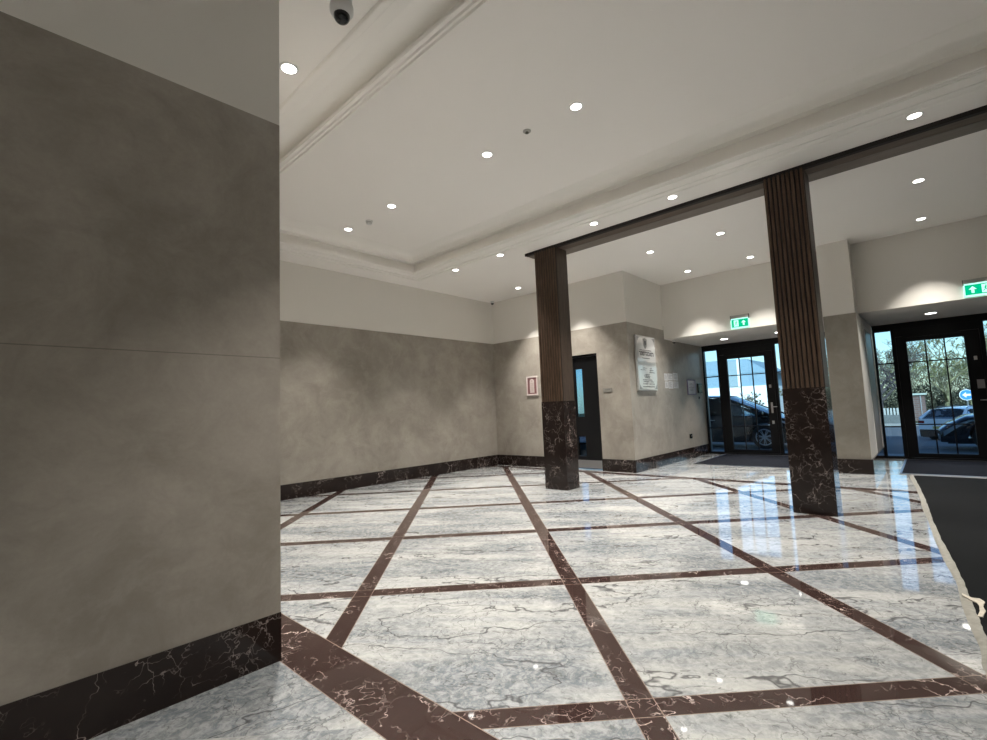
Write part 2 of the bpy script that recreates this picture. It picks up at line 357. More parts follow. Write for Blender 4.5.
# ------------------------------------------------------------------ glazed entrances
def outline(x0, x1, ya, yb, za, zb, t):
    "rectangular ring in the Y-Z plane"
    return MB().box(x0, x1, ya, yb, zb-t, zb).box(x0, x1, ya, yb, za, za+t).box(x0, x1, ya, ya+t, za+t, zb-t).box(x0, x1, yb-t, yb, za+t, zb-t)
def entrance(i, yl, yr, leaf, side, handle_side=-1):
    """yl left jamb, yr right jamb (yl > yr); leaf (y0, y1); side: list of (y0, y1) fixed lights"""
    fr = MB()
    fr.box(XD-.01, XD+.09, yr, yl, 2.53, ZS)                      # head
    fr.box(XD-.005, XD+.085, leaf[0]-.02, leaf[1]+.02, 2.38, 2.53)
    fr.box(XD-.01, XD+.09, yl-.02, yl, 0, 2.53).box(XD-.01, XD+.09, yr, yr+.06, 0, 2.53)
    fr.box(XD-.01, XD+.09, leaf[1]+.004, leaf[1]+.05, 0, 2.53).box(XD-.01, XD+.09, leaf[0]-.05, leaf[0]-.004, 0, 2.53)
    fr.box(XD-.02, XD+.1, yr, yl, 0, .03)
    fr.box(XD+.055, XD+.085, leaf[0]-.02, leaf[0]+.03, .03, 2.5).box(XD+.055, XD+.085, leaf[1]-.03, leaf[1]+.02, .03, 2.5).box(XD+.055, XD+.085, leaf[0], leaf[1], 2.33, 2.5)
    fr.box(XD-.03, XD+.05, leaf[0]+.25, leaf[1]-.1, 2.35, 2.42)    # closer housing
    f = struct(f'window_{i}', fr, BLACK)
    for (a, b) in side:
        s_ = outline(XD, XD+.06, a, b, .03, 2.53, .018); s_.build('sidelight_frame', BLACK, f)
        MB().box(XD+.025, XD+.035, a+.015, b-.015, .045, 2.52).build('pane', GLASS, f)
        g = MB()
        for zz in (.62, 1.87): g.box(XD+.018, XD+.042, a+.018, b-.018, zz-.013, zz+.013)
        if b-a > .6:
            for k in (1, 2): yy = a+(b-a)*k/3; g.box(XD+.018, XD+.042, yy-.011, yy+.011, .07, 2.46)
        g.build('glazing_bar', BLACK, f)
    y0, y1 = leaf; d = bpy.data.objects.new(f'door_{i}', None); col.objects.link(d); d.location = (XD, (y0+y1)/2, 0); wloc[d.name] = Vector(d.location); tag(d, kind='structure')
    st, lst = .155, (.165 if i == 1 else .20)    # stiles
    lf = MB().box(XD-.02, XD+.05, y1-st, y1, .035, 2.37).box(XD-.02, XD+.05, y0, y0+lst, .035, 2.37).box(XD-.02, XD+.05, y0+lst, y1-st, 2.27, 2.37).box(XD-.02, XD+.05, y0+lst, y1-st, .035, .115)
    lf.build('leaf', BLACK, d)
    MB().box(XD+.01, XD+.02, y0+lst-.01, y1-st+.01, .11, 2.28).build('pane', GLASS, d)
    g = MB(); ga, gb = y0+lst, y1-st
    for k in (1, 2): yy = ga+(gb-ga)*k/3; g.box(XD+.0, XD+.03, yy-.011, yy+.011, .115, 2.27)
    for zz in (.66, 1.865): g.box(XD+.001, XD+.029, ga, gb, zz-.011, zz+.011)
    g.build('glazing_bar', BLACK, d)
    hy = y0+.085
    if i == 1:
        MB().box(XD-.028, XD-.02, hy-.02, hy+.02, .95, 1.19).tube([(XD-.02, hy, 1.09), (XD-.07, hy, 1.09)], .010, 10).tube([(XD-.07, hy+.01, 1.09), (XD-.07, hy-.11, 1.09)], .010, 10).build('handle', CHROME, d, smooth=True)
        for zz in (1.56, .74):
            MB().box(XD-.03, XD-.02, hy-.022, hy+.022, zz-.035, zz+.035).lathe((XD-.04, hy, zz), [(.014, 0), (.014, .012)], 12, 'x').build('lock', CHROME, d)
    else:
        MB().box(XD-.03, XD-.02, hy-.022, hy+.022, 1.82, 1.89).lathe((XD-.04, hy, 1.855), [(.014, 0), (.014, .012)], 12, 'x').build('lock', CHROME, d)
        MB().box(XD-.05, XD-.02, hy-.075, hy+.02, 1.30, 1.46).build('lock_plate', STEEL, d)
        MB().tube([(XD-.02, hy, 1.09), (XD-.07, hy, 1.09), (XD-.07, hy-.11, 1.09)], .010, 8).build('handle', CHROME, d)
    return f
entrance(1, YS-.022, PY1+.02, (2.61, 3.735), [(3.785, 4.13), (1.33, 2.56)])
entrance(2, PY0-.012, -2.1, (-.725, .435), [(.485, .768), (-2.04, -.775)])
wf = struct('window_3', outline(XD+.1, XD+.16, 5.9, 9.1, .15, 2.7, .06).box(XD+.1, XD+.16, 7.47, 7.53, .2, 2.65), BLACK)
MB().box(XD+.125, XD+.135, 5.95, 9.05, .2, 2.65).build('pane', GLASS, wf)

# dark inner door with slim vision panels
d = bpy.data.objects.new('door_3', None); col.objects.link(d); d.location = (XB, 5.3, 0); wloc[d.name] = Vector(d.location); tag(d, kind='structure')
g = MB(); ya, yb = DY0+.035, DY1-.035; p0, p1 = 5.245, 5.42
x0, x1 = XB+.06, XB+.11
g.box(x0, x1, ya, p0, .02, 2.28).box(x0, x1, p1, yb, .02, 2.28).box(x0, x1, p0, p1, .02, .27).box(x0, x1, p0, p1, .66, 1.06).box(x0, x1, p0, p1, 2.04, 2.28)
g.build('leaf', BLACK, d)
MB().box(XB+.03, XB+.13, DY0, ya-.003, 0, DZ).box(XB+.03, XB+.13, yb+.003, DY1, 0, DZ).box(XB+.03, XB+.13, ya, yb, 2.285, DZ).build('door_frame', BLACK, d)
for za, zb in ((.27, .66), (1.06, 2.04)): MB().box(x0+.02, x0+.028, p0, p1, za, zb).build('vision_panel', glass('smoked_glass', (.55,.68,.78)), d)
MB().box(x0-.004, x0, ya+.01, yb-.01, .03, .19).build('kick_plate', STEEL, d)
MB().box(XB, XB+.13, DY0, DY1, 0, .006).build('threshold', STEEL, d)
MB().box(x0-.012, x0, 5.66, 5.71, .95, 1.15).tube([(x0-.01, 5.685, 1.05), (x0-.06, 5.685, 1.05), (x0-.06, 5.57, 1.05)], .009, 8).build('handle', CHROME, d)

# ------------------------------------------------------------------ beam and columns
BX0, BX1 = 6.165, 6.66
bm_ = thing('ceiling_beam', 'long dark wooden beam under the ceiling joining the tops of both fluted columns', 'beam', (BX0, 4.8, ZC))
MB().box(BX0, BX0+.012, YW, 4.81, 3.805, ZC).box(BX0+.012, BX0+.075, YW, 4.81, 3.812, ZC).build('shade_fascia', GAP, bm_)  # near-black colour stands in for the shade along the beam's front
MB().box(BX0+.075, BX0+.235, YW, 4.81, 3.816, ZC).build('soffit_board', WOODB, bm_)
MB().box(BX0+.235, BX0+.255, YW, 4.81, 3.83, ZC).build('shadow_joint', GAP, bm_)
MB().box(BX0+.255, BX1, YW, 4.81, 3.818, ZC).build('edge_board', mat_wood('daylit_beam', (.16,.135,.115), (.20,.172,.150), 'y'), bm_)  # same wood made paler: glancing daylight put into the colour
def column(y0, y1, label):
    cx, cy = 6.165, (y0+y1)/2; X1 = 6.50
    t = thing('fluted_column', label, 'column', (cx+.17, cy, 0))
    MB().box(cx, X1, y0, y1, 0, 1.365).build('marble_base', DM, t, bevel=.004)
    MB().box(cx+.014, X1-.012, y0+.004, y1-.004, 1.365, 3.82).build('core', GAP, t)
    n = 9; pit = (y1-y0)/n; s_ = MB()
    for side in (0, 1):
        for k in range(n):
            a = y0+k*pit+pit*.19; b = y0+(k+1)*pit-pit*.19
            if side == 0: s_.box(cx, cx+.016, a, b, 1.365, 3.822)
            else: s_.box(X1-.012, X1, a, b, 1.365, 3.822)
    s_.build('slat_panel', SLAT, t, bevel=.002)
    for yy0, yy1 in ((y0, y0+.004), (y1-.004, y1)): MB().box(cx+.028, X1-.014, yy0, yy1, 1.365, 3.822).build('side_panel', WOODS, t)
column(4.20, 4.62, 'dark fluted wooden column on veined marble base, in front of the dark inner door')
column(.835, 1.24, 'dark fluted wooden column on marble base, between the two glazed entrances, nearest the charcoal runner')

# ------------------------------------------------------------------ mats
mt = thing('entrance_mat', 'charcoal entrance mat set in the floor before the left glazed door', 'mat', (11.1, 2.7, 0))
MB().box(10.03, 12.18, 1.45, 3.72, .0, .009).build('mat_pile', MATC, mt)
MB().box(10.0, 10.03, 1.42, 3.75, 0, .010).box(12.18, 12.21, 1.42, 3.75, 0, .010).box(10.03, 12.18, 3.72, 3.75, 0, .010).box(10.03, 12.18, 1.42, 1.45, 0, .010).build('edge_strip', STEEL, mt)
mt = thing('entrance_mat', 'charcoal entrance mat before the right glazed door, beyond the long runner', 'mat', (11.1, -.7, 0))
MB().box(9.98, 12.18, -1.9, .46, 0, .009).build('mat_pile', MATC, mt)
MB().box(9.93, 9.98, -1.93, .49, 0, .010).box(12.18, 12.21, -1.93, .49, 0, .010).box(9.98, 12.18, .46, .49, 0, .010).build('edge_strip', STEEL, mt)
edge = [(9.84,.375),(9.3,.335),(8.53,.277),(7.60,.215),(6.96,.180),(6.43,.154),(5.59,.098),(4.97,.044),(4.47,.007),(4.07,-.014),(3.74,-.032),(3.46,-.046),(3.23,-.058),(3.10,-.064),(2.7,-.08),(2.2,-.10),(1.6,-.11)]
def jit(i): return .006*math.sin(i*2.3)+.004*math.sin(i*5.1)
rt = thing('carpet_runner', 'long charcoal carpet runner with frayed beige edge leading to the right entrance', 'carpet', (6, -.8, 0))
pts = []
for i in range(len(edge)-1):
    for k in range(6):
        t_ = k/6; pts.append((edge[i][0]*(1-t_)+edge[i+1][0]*t_, edge[i][1]*(1-t_)+edge[i+1][1]*t_))
pts.append(edge[-1])
outl = [(x, y-.045+.4*jit(i)) for i, (x, y) in enumerate(pts)]
MB().prism(outl + [(1.6, -1.75), (9.78, -1.45)], 'z', .0, .008).build('carpet_pile', RUNC, rt)
v_ = []; f_ = []
for i, (x, y) in enumerate(pts):
    o1 = y - .004 + .006*math.sin(i*.35) + .3*jit(i*3); o2 = y-.050+.4*jit(i)
    zz = .003 + .002*math.sin(i*.7)
    v_ += [(x, o1, .0005), (x, o1-.004, zz), (x, (o1+o2)/2, .010+.003*math.sin(i*.9)), (x, o2, .011)]
    if i:
        b = (i-1)*4
        for k in range(3): f_.append((b+k, b+k+1, b+5+k, b+4+k))
MB().add(v_, f_).build('frayed_edge', TAPE, rt, smooth=True)
MB().box(9.78, 9.84, -1.5, .33, .001, .012).build('end_strip', plain('pale_edge_strip', (.42,.40,.38), .5), rt)
# torn strip of backing lying on the runner
c_ = [(4.163, -0.027), (4.106, -0.068), (4.113, -0.102), (4.063, -0.122), (3.981, -0.108), (3.901, -0.115), (3.79, -0.097), (3.79, -0.076), (3.882, -0.09), (3.986, -0.092), (4.026, -0.085), (4.061, -0.058), (4.123, -0.026)]
MB().prism(c_, 'z', .0105, .016).build('torn_backing_scrap', TORN)
tag(bpy.data.objects['torn_backing_scrap'], 'small torn scrap of pale backing lying on the charcoal runner near its frayed edge', 'scrap')

# ------------------------------------------------------------------ downlights
def downlight(x, y, z, label, r=.052, power=1.0):
    t = thing('downlight', label, 'ceiling light', (x, y, z), 0, 'recessed downlights')
    MB().lathe((x, y, z), [(r+.016, 0), (r+.016, -.003), (r+.008, -.007), (r, -.006), (r, -.002)], 24).build('trim_ring', LRING, t, smooth=True)
    MB().lathe((x, y, z), [(r-.001, -.0022), (r-.001, -.0050)], 24).build('diffuser', LAMP, t)
    l = bpy.data.objects.new('lamp', LD if power == 1 else LDs); col.objects.link(l); l.parent = t; l.location = (0, 0, -.012)
LD = bpy.data.lights.new('downlight_lamp', 'AREA'); LD.shape = 'DISK'; LD.size = .095; LD.energy = LAMP_W; LD.color = LAMP_COL; LD.spread = R(72)
LDs = LD.copy(); LDs.energy = LAMP_W*.5
for x, y, z, l in [
    (1.50, 3.30, ZC, 'round downlight beside the corner of the near wall, close to the dome camera'),
    (3.80, 2.26, ZU, 'round downlight in the raised ceiling, nearest of its row to the viewer'),
    (3.80, 3.43, ZU, 'round downlight in the raised ceiling, second nearest of its row, past the sprinkler head'),
    (3.80, 5.24, ZU, 'round downlight in the raised ceiling beside the smoke detector, on its right'),
    (3.80, 6.36, ZU, 'round downlight in the raised ceiling beyond the smoke detector, nearest the far left wall'),
    (5.88, 6.20, ZC, 'round downlight by the corner of the ceiling moulding, left of the left column'),
    (5.88, 5.11, ZC, 'round downlight in the low ceiling just left of the left column top'),
    (5.88, 3.32, ZC, 'round downlight in the low ceiling just right of the left column top, along the beam'),
    (5.88, 2.19, ZC, 'round downlight along the beam, midway between the two column tops'),
    (5.88, -.11, ZC, 'round downlight along the beam right of the right column top, largest at upper right'),
    (7.79, 6.30, ZC, 'round downlight beyond the beam line, nearest the ceiling corner camera'),
    (7.74, 3.33, ZC, 'round downlight just beyond the beam, first right of the left column'),
    (7.74, 2.19, ZC, 'round downlight beyond the beam, second right of the left column'),
    (7.74, -.11, ZC, 'round downlight beyond the beam, higher of the two right of the right column'),
    (9.47, 3.34, ZC, 'round downlight nearest the upper entrance wall, above the sign wall corner'),
    (9.47, 2.21, ZC, 'round downlight nearest the upper entrance wall, just left of the right column'),
    (9.49, -.11, ZC, 'round downlight nearest the upper entrance wall, above the right exit sign'),
    (7.79, 5.15, ZC, 'round downlight beyond the beam, hidden behind the left column'),
    (3.80, .25, ZU, 'added unseen downlight in the raised ceiling above the top edge of the photo'),  # this and the lamps below are unseen, added to brighten the room
    (1.50, 1.4, ZC, 'added unseen downlight overhead of the viewer near the plain wall'),
    (.2, -.4, ZC, 'added unseen downlight behind the viewer'),
    (1.50, -2.4, ZC, 'added unseen downlight outside the photo, right of the viewer'),
    (-1.3, -2.4, ZC, 'added unseen downlight far behind the viewer at the back wall'),
    (-1.3, .9, ZC, 'added unseen downlight behind the viewer beside the plain wall'),
    (1.50, 5.6, ZC, 'added unseen downlight behind the near wall, over the floor hidden by it'),
    ]: downlight(x, y, z, l)
for x, y, l in [(11.35, 3.32, 'round downlight in the low entrance soffit before the left glazed door'), (11.35, 2.24, 'round downlight in the low entrance soffit peeping out left of the right column'),
                (11.33, -.11, 'round downlight in the low entrance soffit before the right glazed door')]: downlight(x, y, ZS, l, .075, .5)

# ------------------------------------------------------------------ ceiling devices
t = thing('dome_camera', 'white dome security camera with black lens ball hanging near the near wall corner', 'camera', (1.43, 2.43, ZC))
MB().lathe((1.43, 2.43, ZC), [(.072, 0), (.072, -.014), (.064, -.018), (.064, -.105), (.070, -.118), (.070, -.150), (.060, -.168), (.046, -.174)], 28).build('housing', plain('camera_white', (.66,.655,.64), .4), t, smooth=True)
ball = [(.048*math.cos(R(a)), -.176-.046*math.sin(R(a))) for a in range(-25, 90, 9)] + [(.002, -.2225)]
MB().lathe((1.43, 2.43, ZC), ball, 24).build('lens_ball', BLKP, t, smooth=True)
def small_cam(p, label, rot):
    t = thing('security_camera', label, 'camera', p)
    x, y, z = p
    MB().lathe(p, [(.045, 0), (.045, -.012), (.04, -.03), (.036, -.045)], 20).build('housing', plain('camera_white', (.66,.655,.64), .4), t, smooth=True)
    MB().lathe((x, y, z-.045), [(.034, 0), (.033, -.012), (.025, -.028), (.012, -.036), (.002, -.038)], 20).build('lens_ball', BLKP, t, smooth=True)
small_cam((8.27, 7.50, ZC), 'tiny dark dome camera in the far ceiling corner where the two walls meet', 0)
small_cam((10.42, 4.09, ZS), 'small white and black dome camera under the entrance soffit beside the sign wall', 0)
t = thing('smoke_detector', 'small white smoke detector hanging from the raised ceiling between two downlights', 'smoke detector', (3.86, 5.88, ZU))
MB().lathe((3.86, 5.88, ZU), [(.052, 0), (.052, -.012), (.045, -.018)], 24).build('base', LRING, t, smooth=True)
MB().lathe((3.86, 5.88, ZU-.018), [(.034, 0), (.034, -.010)], 24).build('vent_ring', plain('detector_grey', (.25,.24,.22), .6), t)
MB().lathe((3.86, 5.88, ZU-.028), [(.042, 0), (.042, -.014), (.034, -.024), (.01, -.027)], 24).build('cap', LRING, t, smooth=True)
t = thing('sprinkler_head', 'small round grey sprinkler rose flush in the raised ceiling', 'sprinkler', (3.775, 2.84, ZU))
MB().lathe((3.775, 2.84, ZU), [(.042, 0), (.041, -.006), (.026, -.011)], 24).build('rose', plain('rose_grey', (.42,.40,.37), .5), t, smooth=True)
MB().lathe((3.775, 2.84, ZU-.007), [(.014, 0), (.012, -.010), (.019, -.014), (.018, -.017)], 16).build('deflector', plain('dark_bronze', (.10,.09,.075), .4, .6), t)

# ------------------------------------------------------------------ exit signs
def exit_sign(y0, y1, man_left, label):
    # y1 is the left end seen from the room
    t = thing('exit_sign', label, 'sign', (XF, (y0+y1)/2, 2.68))
    MB().box(XF-.06, XF, y0+.01, y1-.01, 2.865, 2.925).build('housing', EHOUSE, t, bevel=.006)
    db_ = plain('dark_bracket', (.12,.12,.11), .5)
    for ya_ in (y0, y1-.012): MB().box(XF-.052, XF-.008, ya_, ya_+.012, 2.84, 2.925).build('bracket', db_, t)
    MB().box(XF-.042, XF-.022, y0+.004, y1-.004, 2.665, 2.862).build('light_panel', EWHITE, t)
    a, b = y0+.020, y1-.020
    MB().box(XF-.0445, XF-.042, a, b, 2.690, 2.842).build('green_field', EGREEN, t)
    x0, x1 = XF-.046, XF-.0445
    W = b-a; ac = (a + W*.27) if man_left else (b - W*.27); mc = (b - W*.28) if man_left else (a + W*.28)
    zc = 2.766
    MB().prism([(ac, zc+.052), (ac+.044, zc+.004), (ac+.016, zc+.004), (ac+.016, zc-.050), (ac-.016, zc-.050), (ac-.016, zc+.004), (ac-.044, zc+.004)], 'x', x0, x1).build('arrow', EWHITE, t)
    dr = MB().box(x0, x1, mc-.042, mc+.042, zc-.062, zc+.062); dr.build('doorway', EWHITE, t)
    s = MB(); xa, xb = x0-.0012, x0
    s.lathe((xa, mc-.004, zc+.040), [(.009, 0), (.009, .0012)], 12, 'x')
    def limb(p, q, w_):
        dx, dz = q[0]-p[0], q[1]-p[1]; L = math.hypot(dx, dz); nx, nz = -dz/L*w_, dx/L*w_
        s.prism([(mc+p[0]+nx, zc+p[1]+nz), (mc+q[0]+nx, zc+q[1]+nz), (mc+q[0]-nx, zc+q[1]-nz), (mc+p[0]-nx, zc+p[1]-nz)], 'x', xa, xb)
    limb((-.002, .030), (.004, -.005), .008); limb((-.002, .026), (-.024, .016), .0035); limb((.0, .026), (.020, .008), .0035)
    limb((.004, -.004), (-.014, -.022), .0045); limb((-.014, -.022), (-.014, -.048), .004); limb((.005, -.004), (.018, -.030), .0045); limb((.018, -.030), (.034, -.034), .004)
    s.build('running_figure', EGREEN, t)
exit_sign(2.465, 2.80, True, 'green emergency exit sign with running figure then up arrow, above the left glazed entrance')
exit_sign(-.83, -.485, False, 'green emergency exit sign with up arrow first, above the right glazed entrance')

# ------------------------------------------------------------------ things on the walls
# framed notice on the back wall
t = thing('framed_notice', 'small white framed notice with reddish border on back wall left of left column', 'picture', (XB, 6.49, 1.57))
y0, y1, z0, z1 = 6.345, 6.650, 1.565, 1.985
MB().box(XB-.022, XB, y0, y1, z0, z0+.03).box(XB-.022, XB, y0, y1, z1-.03, z1).box(XB-.022, XB, y0, y0+.028, z0+.03, z1-.03).box(XB-.022, XB, y1-.028, y1, z0+.03, z1-.03).build('frame', plain('pale_pink_frame', (.66,.58,.56), .4), t, bevel=.003)
MB().box(XB-.010, XB, y0+.028, y1-.028, z0+.03, z1-.03).build('border', plain('maroon_mount', (.22,.10,.10), .6), t)
arch = [(6.56, 1.62), (6.44, 1.62)] + [(6.50-.06*math.cos(R(a)), 1.87+.06*math.sin(R(a))) for a in range(0, 181, 20)]
MB().prism(arch, 'x', XB-.013, XB-.010).build('sheet', plain('cream_sheet', (.60,.52,.49), .6), t)
s = MB(); s.box(XB-.014, XB-.013, 6.490, 6.515, 1.875, 1.89)
for k in range(7): s.box(XB-.014, XB-.013, 6.458+.006*(k % 2), 6.542-.008*(k % 3), 1.66+k*.027, 1.666+k*.027)
s.build('writing', plain('faded_ink', (.36,.26,.25), .6), t)
# name plate right of the inner door
t = thing('door_plate', 'small grey engraved plate on back wall right of the dark inner door', 'sign', (XB, 4.65, 1.53))
MB().box(XB-.008, XB, 4.553, 4.750, 1.528, 1.612).build('plate', plain('plate_grey', (.27,.255,.225), .4, .3), t, bevel=.003)
MB().box(XB-.0092, XB-.008, 4.562, 4.741, 1.537, 1.603).build('plate_face', plain('plate_face', (.33,.315,.285), .4, .3), t)
s = MB()
for k in range(9): s.box(XB-.0102, XB-.0092, 4.595+k*.0125, 4.603+k*.0125, 1.575, 1.592)
s.build('lettering', PLAQD, t)
# honour board on the sign wall
t = thing('plaque_board', 'tall silver wall plaque with crest and bold lettering on the corner wall', 'plaque', (9.06, YS, 1.53))
Y = YS; X0, X1, Z0, Z1 = 8.64, 9.50, 1.53, 2.625
MB().box(X0, X1, Y-.040, Y-.004, Z0, Z1).build('backing', plain('plaque_back', (.55,.55,.54), .3, .3), t, bevel=.006)
def plq(za, zb, nm): MB().box(X0+.02, X1-.02, Y-.046, Y-.040, za, zb).build(nm, PLAQ, t, bevel=.002)
plq(2.10, 2.605, 'upper_panel'); plq(1.55, 2.025, 'lower_panel')
MB().box(X0+.03, X1-.03, Y-.044, Y-.040, 2.035, 2.09).build('divider', PLAQM, t)
def cornerpiece(cx_, cz, sx, sz, r):
    pts = [(cx_, cz)] + [(cx_+sx*r*(1-math.sin(R(a))), cz+sz*r*(1-math.cos(R(a)))) for a in range(0, 91, 15)]
    MB().prism(pts, 'y', Y-.048, Y-.046).build('corner_ornament', PLAQD, t)
for cx_, cz, sx, sz in ((X0+.03, 2.59, 1, -1), (X1-.03, 2.59, -1, -1), (X0+.03, 1.565, 1, 1), (X1-.03, 1.565, -1, 1)): cornerpiece(cx_, cz, sx, sz, .17)
cx_ = 9.03
sh = [(cx_-.09, 2.56), (cx_, 2.585), (cx_+.09, 2.56), (cx_+.086, 2.46), (cx_+.055, 2.40), (cx_, 2.365), (cx_-.055, 2.40), (cx_-.086, 2.46)]
MB().prism(sh, 'y', Y-.049, Y-.046).build('crest', PLAQD, t)
MB().prism([(cx_-.03, 2.52), (cx_+.03, 2.52), (cx_+.02, 2.45), (cx_, 2.43), (cx_-.02, 2.45)], 'y', Y-.051, Y-.049).build('crest_emblem', INK, t)
s = MB(); rr = random.Random(3)
x = 8.75        # a line of bold square-lettered script, flat-topped strokes
while x < 9.36:
    k = rr.choice('rdhvm'); wd = {'r': .05, 'd': .06, 'h': .062, 'v': .022, 'm': .066}[k]
    if k != 'v': s.box(x, x+wd, Y-.048, Y-.046, 2.285, 2.302)
    s.box(x+wd-.015, x+wd, Y-.048, Y-.046, 2.225, 2.302)
    if k in 'hm': s.box(x+.002, x+.015, Y-.048, Y-.046, 2.225, 2.285 if k == 'm' else 2.27)
    if k == 'm': s.box(x, x+wd, Y-.048, Y-.046, 2.225, 2.238)
    x += wd+.014
s.build('main_lettering', INK, t)
s = MB()
def line(z, a, b, h_, sd_):
    r_ = random.Random(sd_); x = a
    while x < b:
        wd = r_.uniform(.010, .026); s.box(x, min(x+wd, b), Y-.048, Y-.046, z, z+h_*r_.uniform(.7, 1)); x += wd+r_.choice([.004, .004, .012])
line(2.325, 8.78, 9.30, .018, 1); line(2.165, 8.86, 9.20, .018, 2)
for i, (z, a, b) in enumerate([(1.97, 8.86, 9.05), (1.93, 8.76, 8.98), (1.93, 9.16, 9.34), (1.965, 9.18, 9.28), (1.885, 9.15, 9.38), (1.84, 8.93, 9.15), (1.81, 8.90, 9.18), (1.78, 8.95, 9.14), (1.735, 8.84, 9.26), (1.70, 8.86, 9.10), (1.70, 9.18, 9.32), (1.655, 8.84, 9.05), (1.655, 9.12, 9.34), (1.60, 8.82, 9.36)]): line(z, a, b, .016, i+10)
s.build('small_lettering', PLAQD, t)
# paper notices
def paper(x0, x1, z0, z1, label, lines, seed, group='paper notices on the entrance wall'):
    t = thing('paper_notice', label, 'notice', ((x0+x1)/2, YS, z0), 0, group)
    MB().box(x0, x1, YS-.003, YS-.0005, z0, z1).build('sheet', PAPER, t)
    s = MB(); r_ = random.Random(seed)
    for k in range(lines):
        z = z1-.03-(z1-z0-.05)*k/lines; s.box(x0+.02, x0+.02+(x1-x0-.04)*r_.uniform(.5, 1), YS-.0036, YS-.003, z-.007, z)
    s.build('writing', GREYINK, t)
paper(9.96, 10.13, 1.75, 1.905, 'small white paper taped at the top left of the notice cluster', 5, 1)
paper(10.15, 10.40, 1.76, 1.91, 'wide white paper at top middle of the notice cluster', 5, 2)
paper(9.97, 10.14, 1.59, 1.735, 'small white paper at lower left of the notice cluster', 5, 3)
paper(10.16, 10.40, 1.58, 1.745, 'white paper at lower middle of the notice cluster', 6, 4)
paper(10.43, 10.69, 1.76, 1.93, 'bright white paper at top right of the notice cluster', 4, 5)
paper(10.43, 10.70, 1.59, 1.745, 'white paper at lower right of the notice cluster', 5, 6)
t = thing('framed_notice', 'violet-edged framed white notice on entrance wall beside the black keypad', 'picture', (11.45, YS, 1.44))
x0, x1, z0, z1 = 11.20, 11.72, 1.44, 1.80
MB().box(x0, x1, YS-.02, YS, z0, z0+.022).box(x0, x1, YS-.02, YS, z1-.022, z1).box(x0, x0+.03, YS-.02, YS, z0+.022, z1-.022).box(x1-.03, x1, YS-.02, YS, z0+.022, z1-.022).build('frame', plain('violet_frame', (.22,.18,.28), .4), t)
MB().box(x0+.03, x1-.03, YS-.008, YS, z0+.022, z1-.022).build('sheet', PAPER, t)
s = MB()
for k, (a, b) in enumerate([(.17, .33), (.14, .36), (.20, .30), (.12, .40), (.15, .34), (.18, .32)]): s.box(x0+a, x0+b, YS-.0092, YS-.008, z1-.09-k*.035, z1-.078-k*.035)
s.build('writing', GREYINK, t)
t = thing('keypad', 'black wall panel with pale greenish centre beside left glazed entrance', 'panel', (12.0, YS, 1.48))
MB().box(11.86, 12.12, YS-.03, YS, 1.485, 1.715).build('case', BLKP, t, bevel=.006)
MB().box(11.93, 12.06, YS-.032, YS-.03, 1.525, 1.675).build('screen', plain('keypad_face', (.30,.34,.22), .4), t)
s = MB()
for i in range(3):
    for j in range(4): s.box(11.945+i*.038, 11.968+i*.038, YS-.034, YS-.032, 1.537+j*.034, 1.557+j*.034)
s.build('keys', BLKP, t)
t = thing('light_switch', 'tiny dark exit button on entrance wall below the black keypad', 'switch', (11.93, YS, 1.33))
MB().box(11.89, 11.97, YS-.012, YS, 1.335, 1.405).build('plate', plain('switch_dark', (.10,.10,.11), .4), t, bevel=.003)
MB().box(11.915, 11.945, YS-.018, YS-.012, 1.352, 1.388).build('button', BLKP, t)
t = thing('wall_socket', 'small black socket box low on the entrance wall above the baseboard', 'socket', (11.2, YS, .44))
MB().box(11.13, 11.26, YS-.02, YS, .445, .545).build('plate', BLKP, t, bevel=.004)
MB().lathe((11.195, YS-.026, .495), [(.026, 0), (.026, .006)], 16, 'y').build('outlet', plain('socket_inner', (.03,.03,.03), .6), t)

# ------------------------------------------------------------------ outside: ground
ASPH = plain('asphalt', (.13,.135,.145), .85, 0, .2, .25, 40); PAVE = plain('pavement', (.36,.35,.34), .85, 0, .2, .12, 8); KERB = plain('kerb_stone', (.22,.215,.20), .8)
def gz(x): # terrain height
    P_ = [(12.6, -.10), (17.4, -.15), (29, -.84), (43, -.90), (120, -.90)]
    for (a, za), (b, zb) in zip(P_, P_[1:]):
        if x <= b: return za+(zb-za)*(x-a)/(b-a)
    return -.9
def strip(x0, x1, dz=0): return [(x0, gz(x0)+dz), (x1, gz(x1)+dz)]
def ground(name, xs, mat, dz=0):
    m = MB(); top = [(x, gz(x)+dz) for x in xs]; outline_ = top + [(xs[-1], -1.6), (xs[0], -1.6)]
    m.prism(outline_, 'y', -60, 90); return struct(name, m, mat)
ground('floor_pavement', [12.62, 14.2], PAVE, .03); ground('floor_road', [14.2, 17.4, 29, 43], ASPH)
ground('floor_kerb', [43, 43.6], KERB, .16); ground('floor_verge', [43.6, 60, 140], mat_leafy('rough_grass', (.035,.045,.02), (.09,.095,.045), 2), .1)

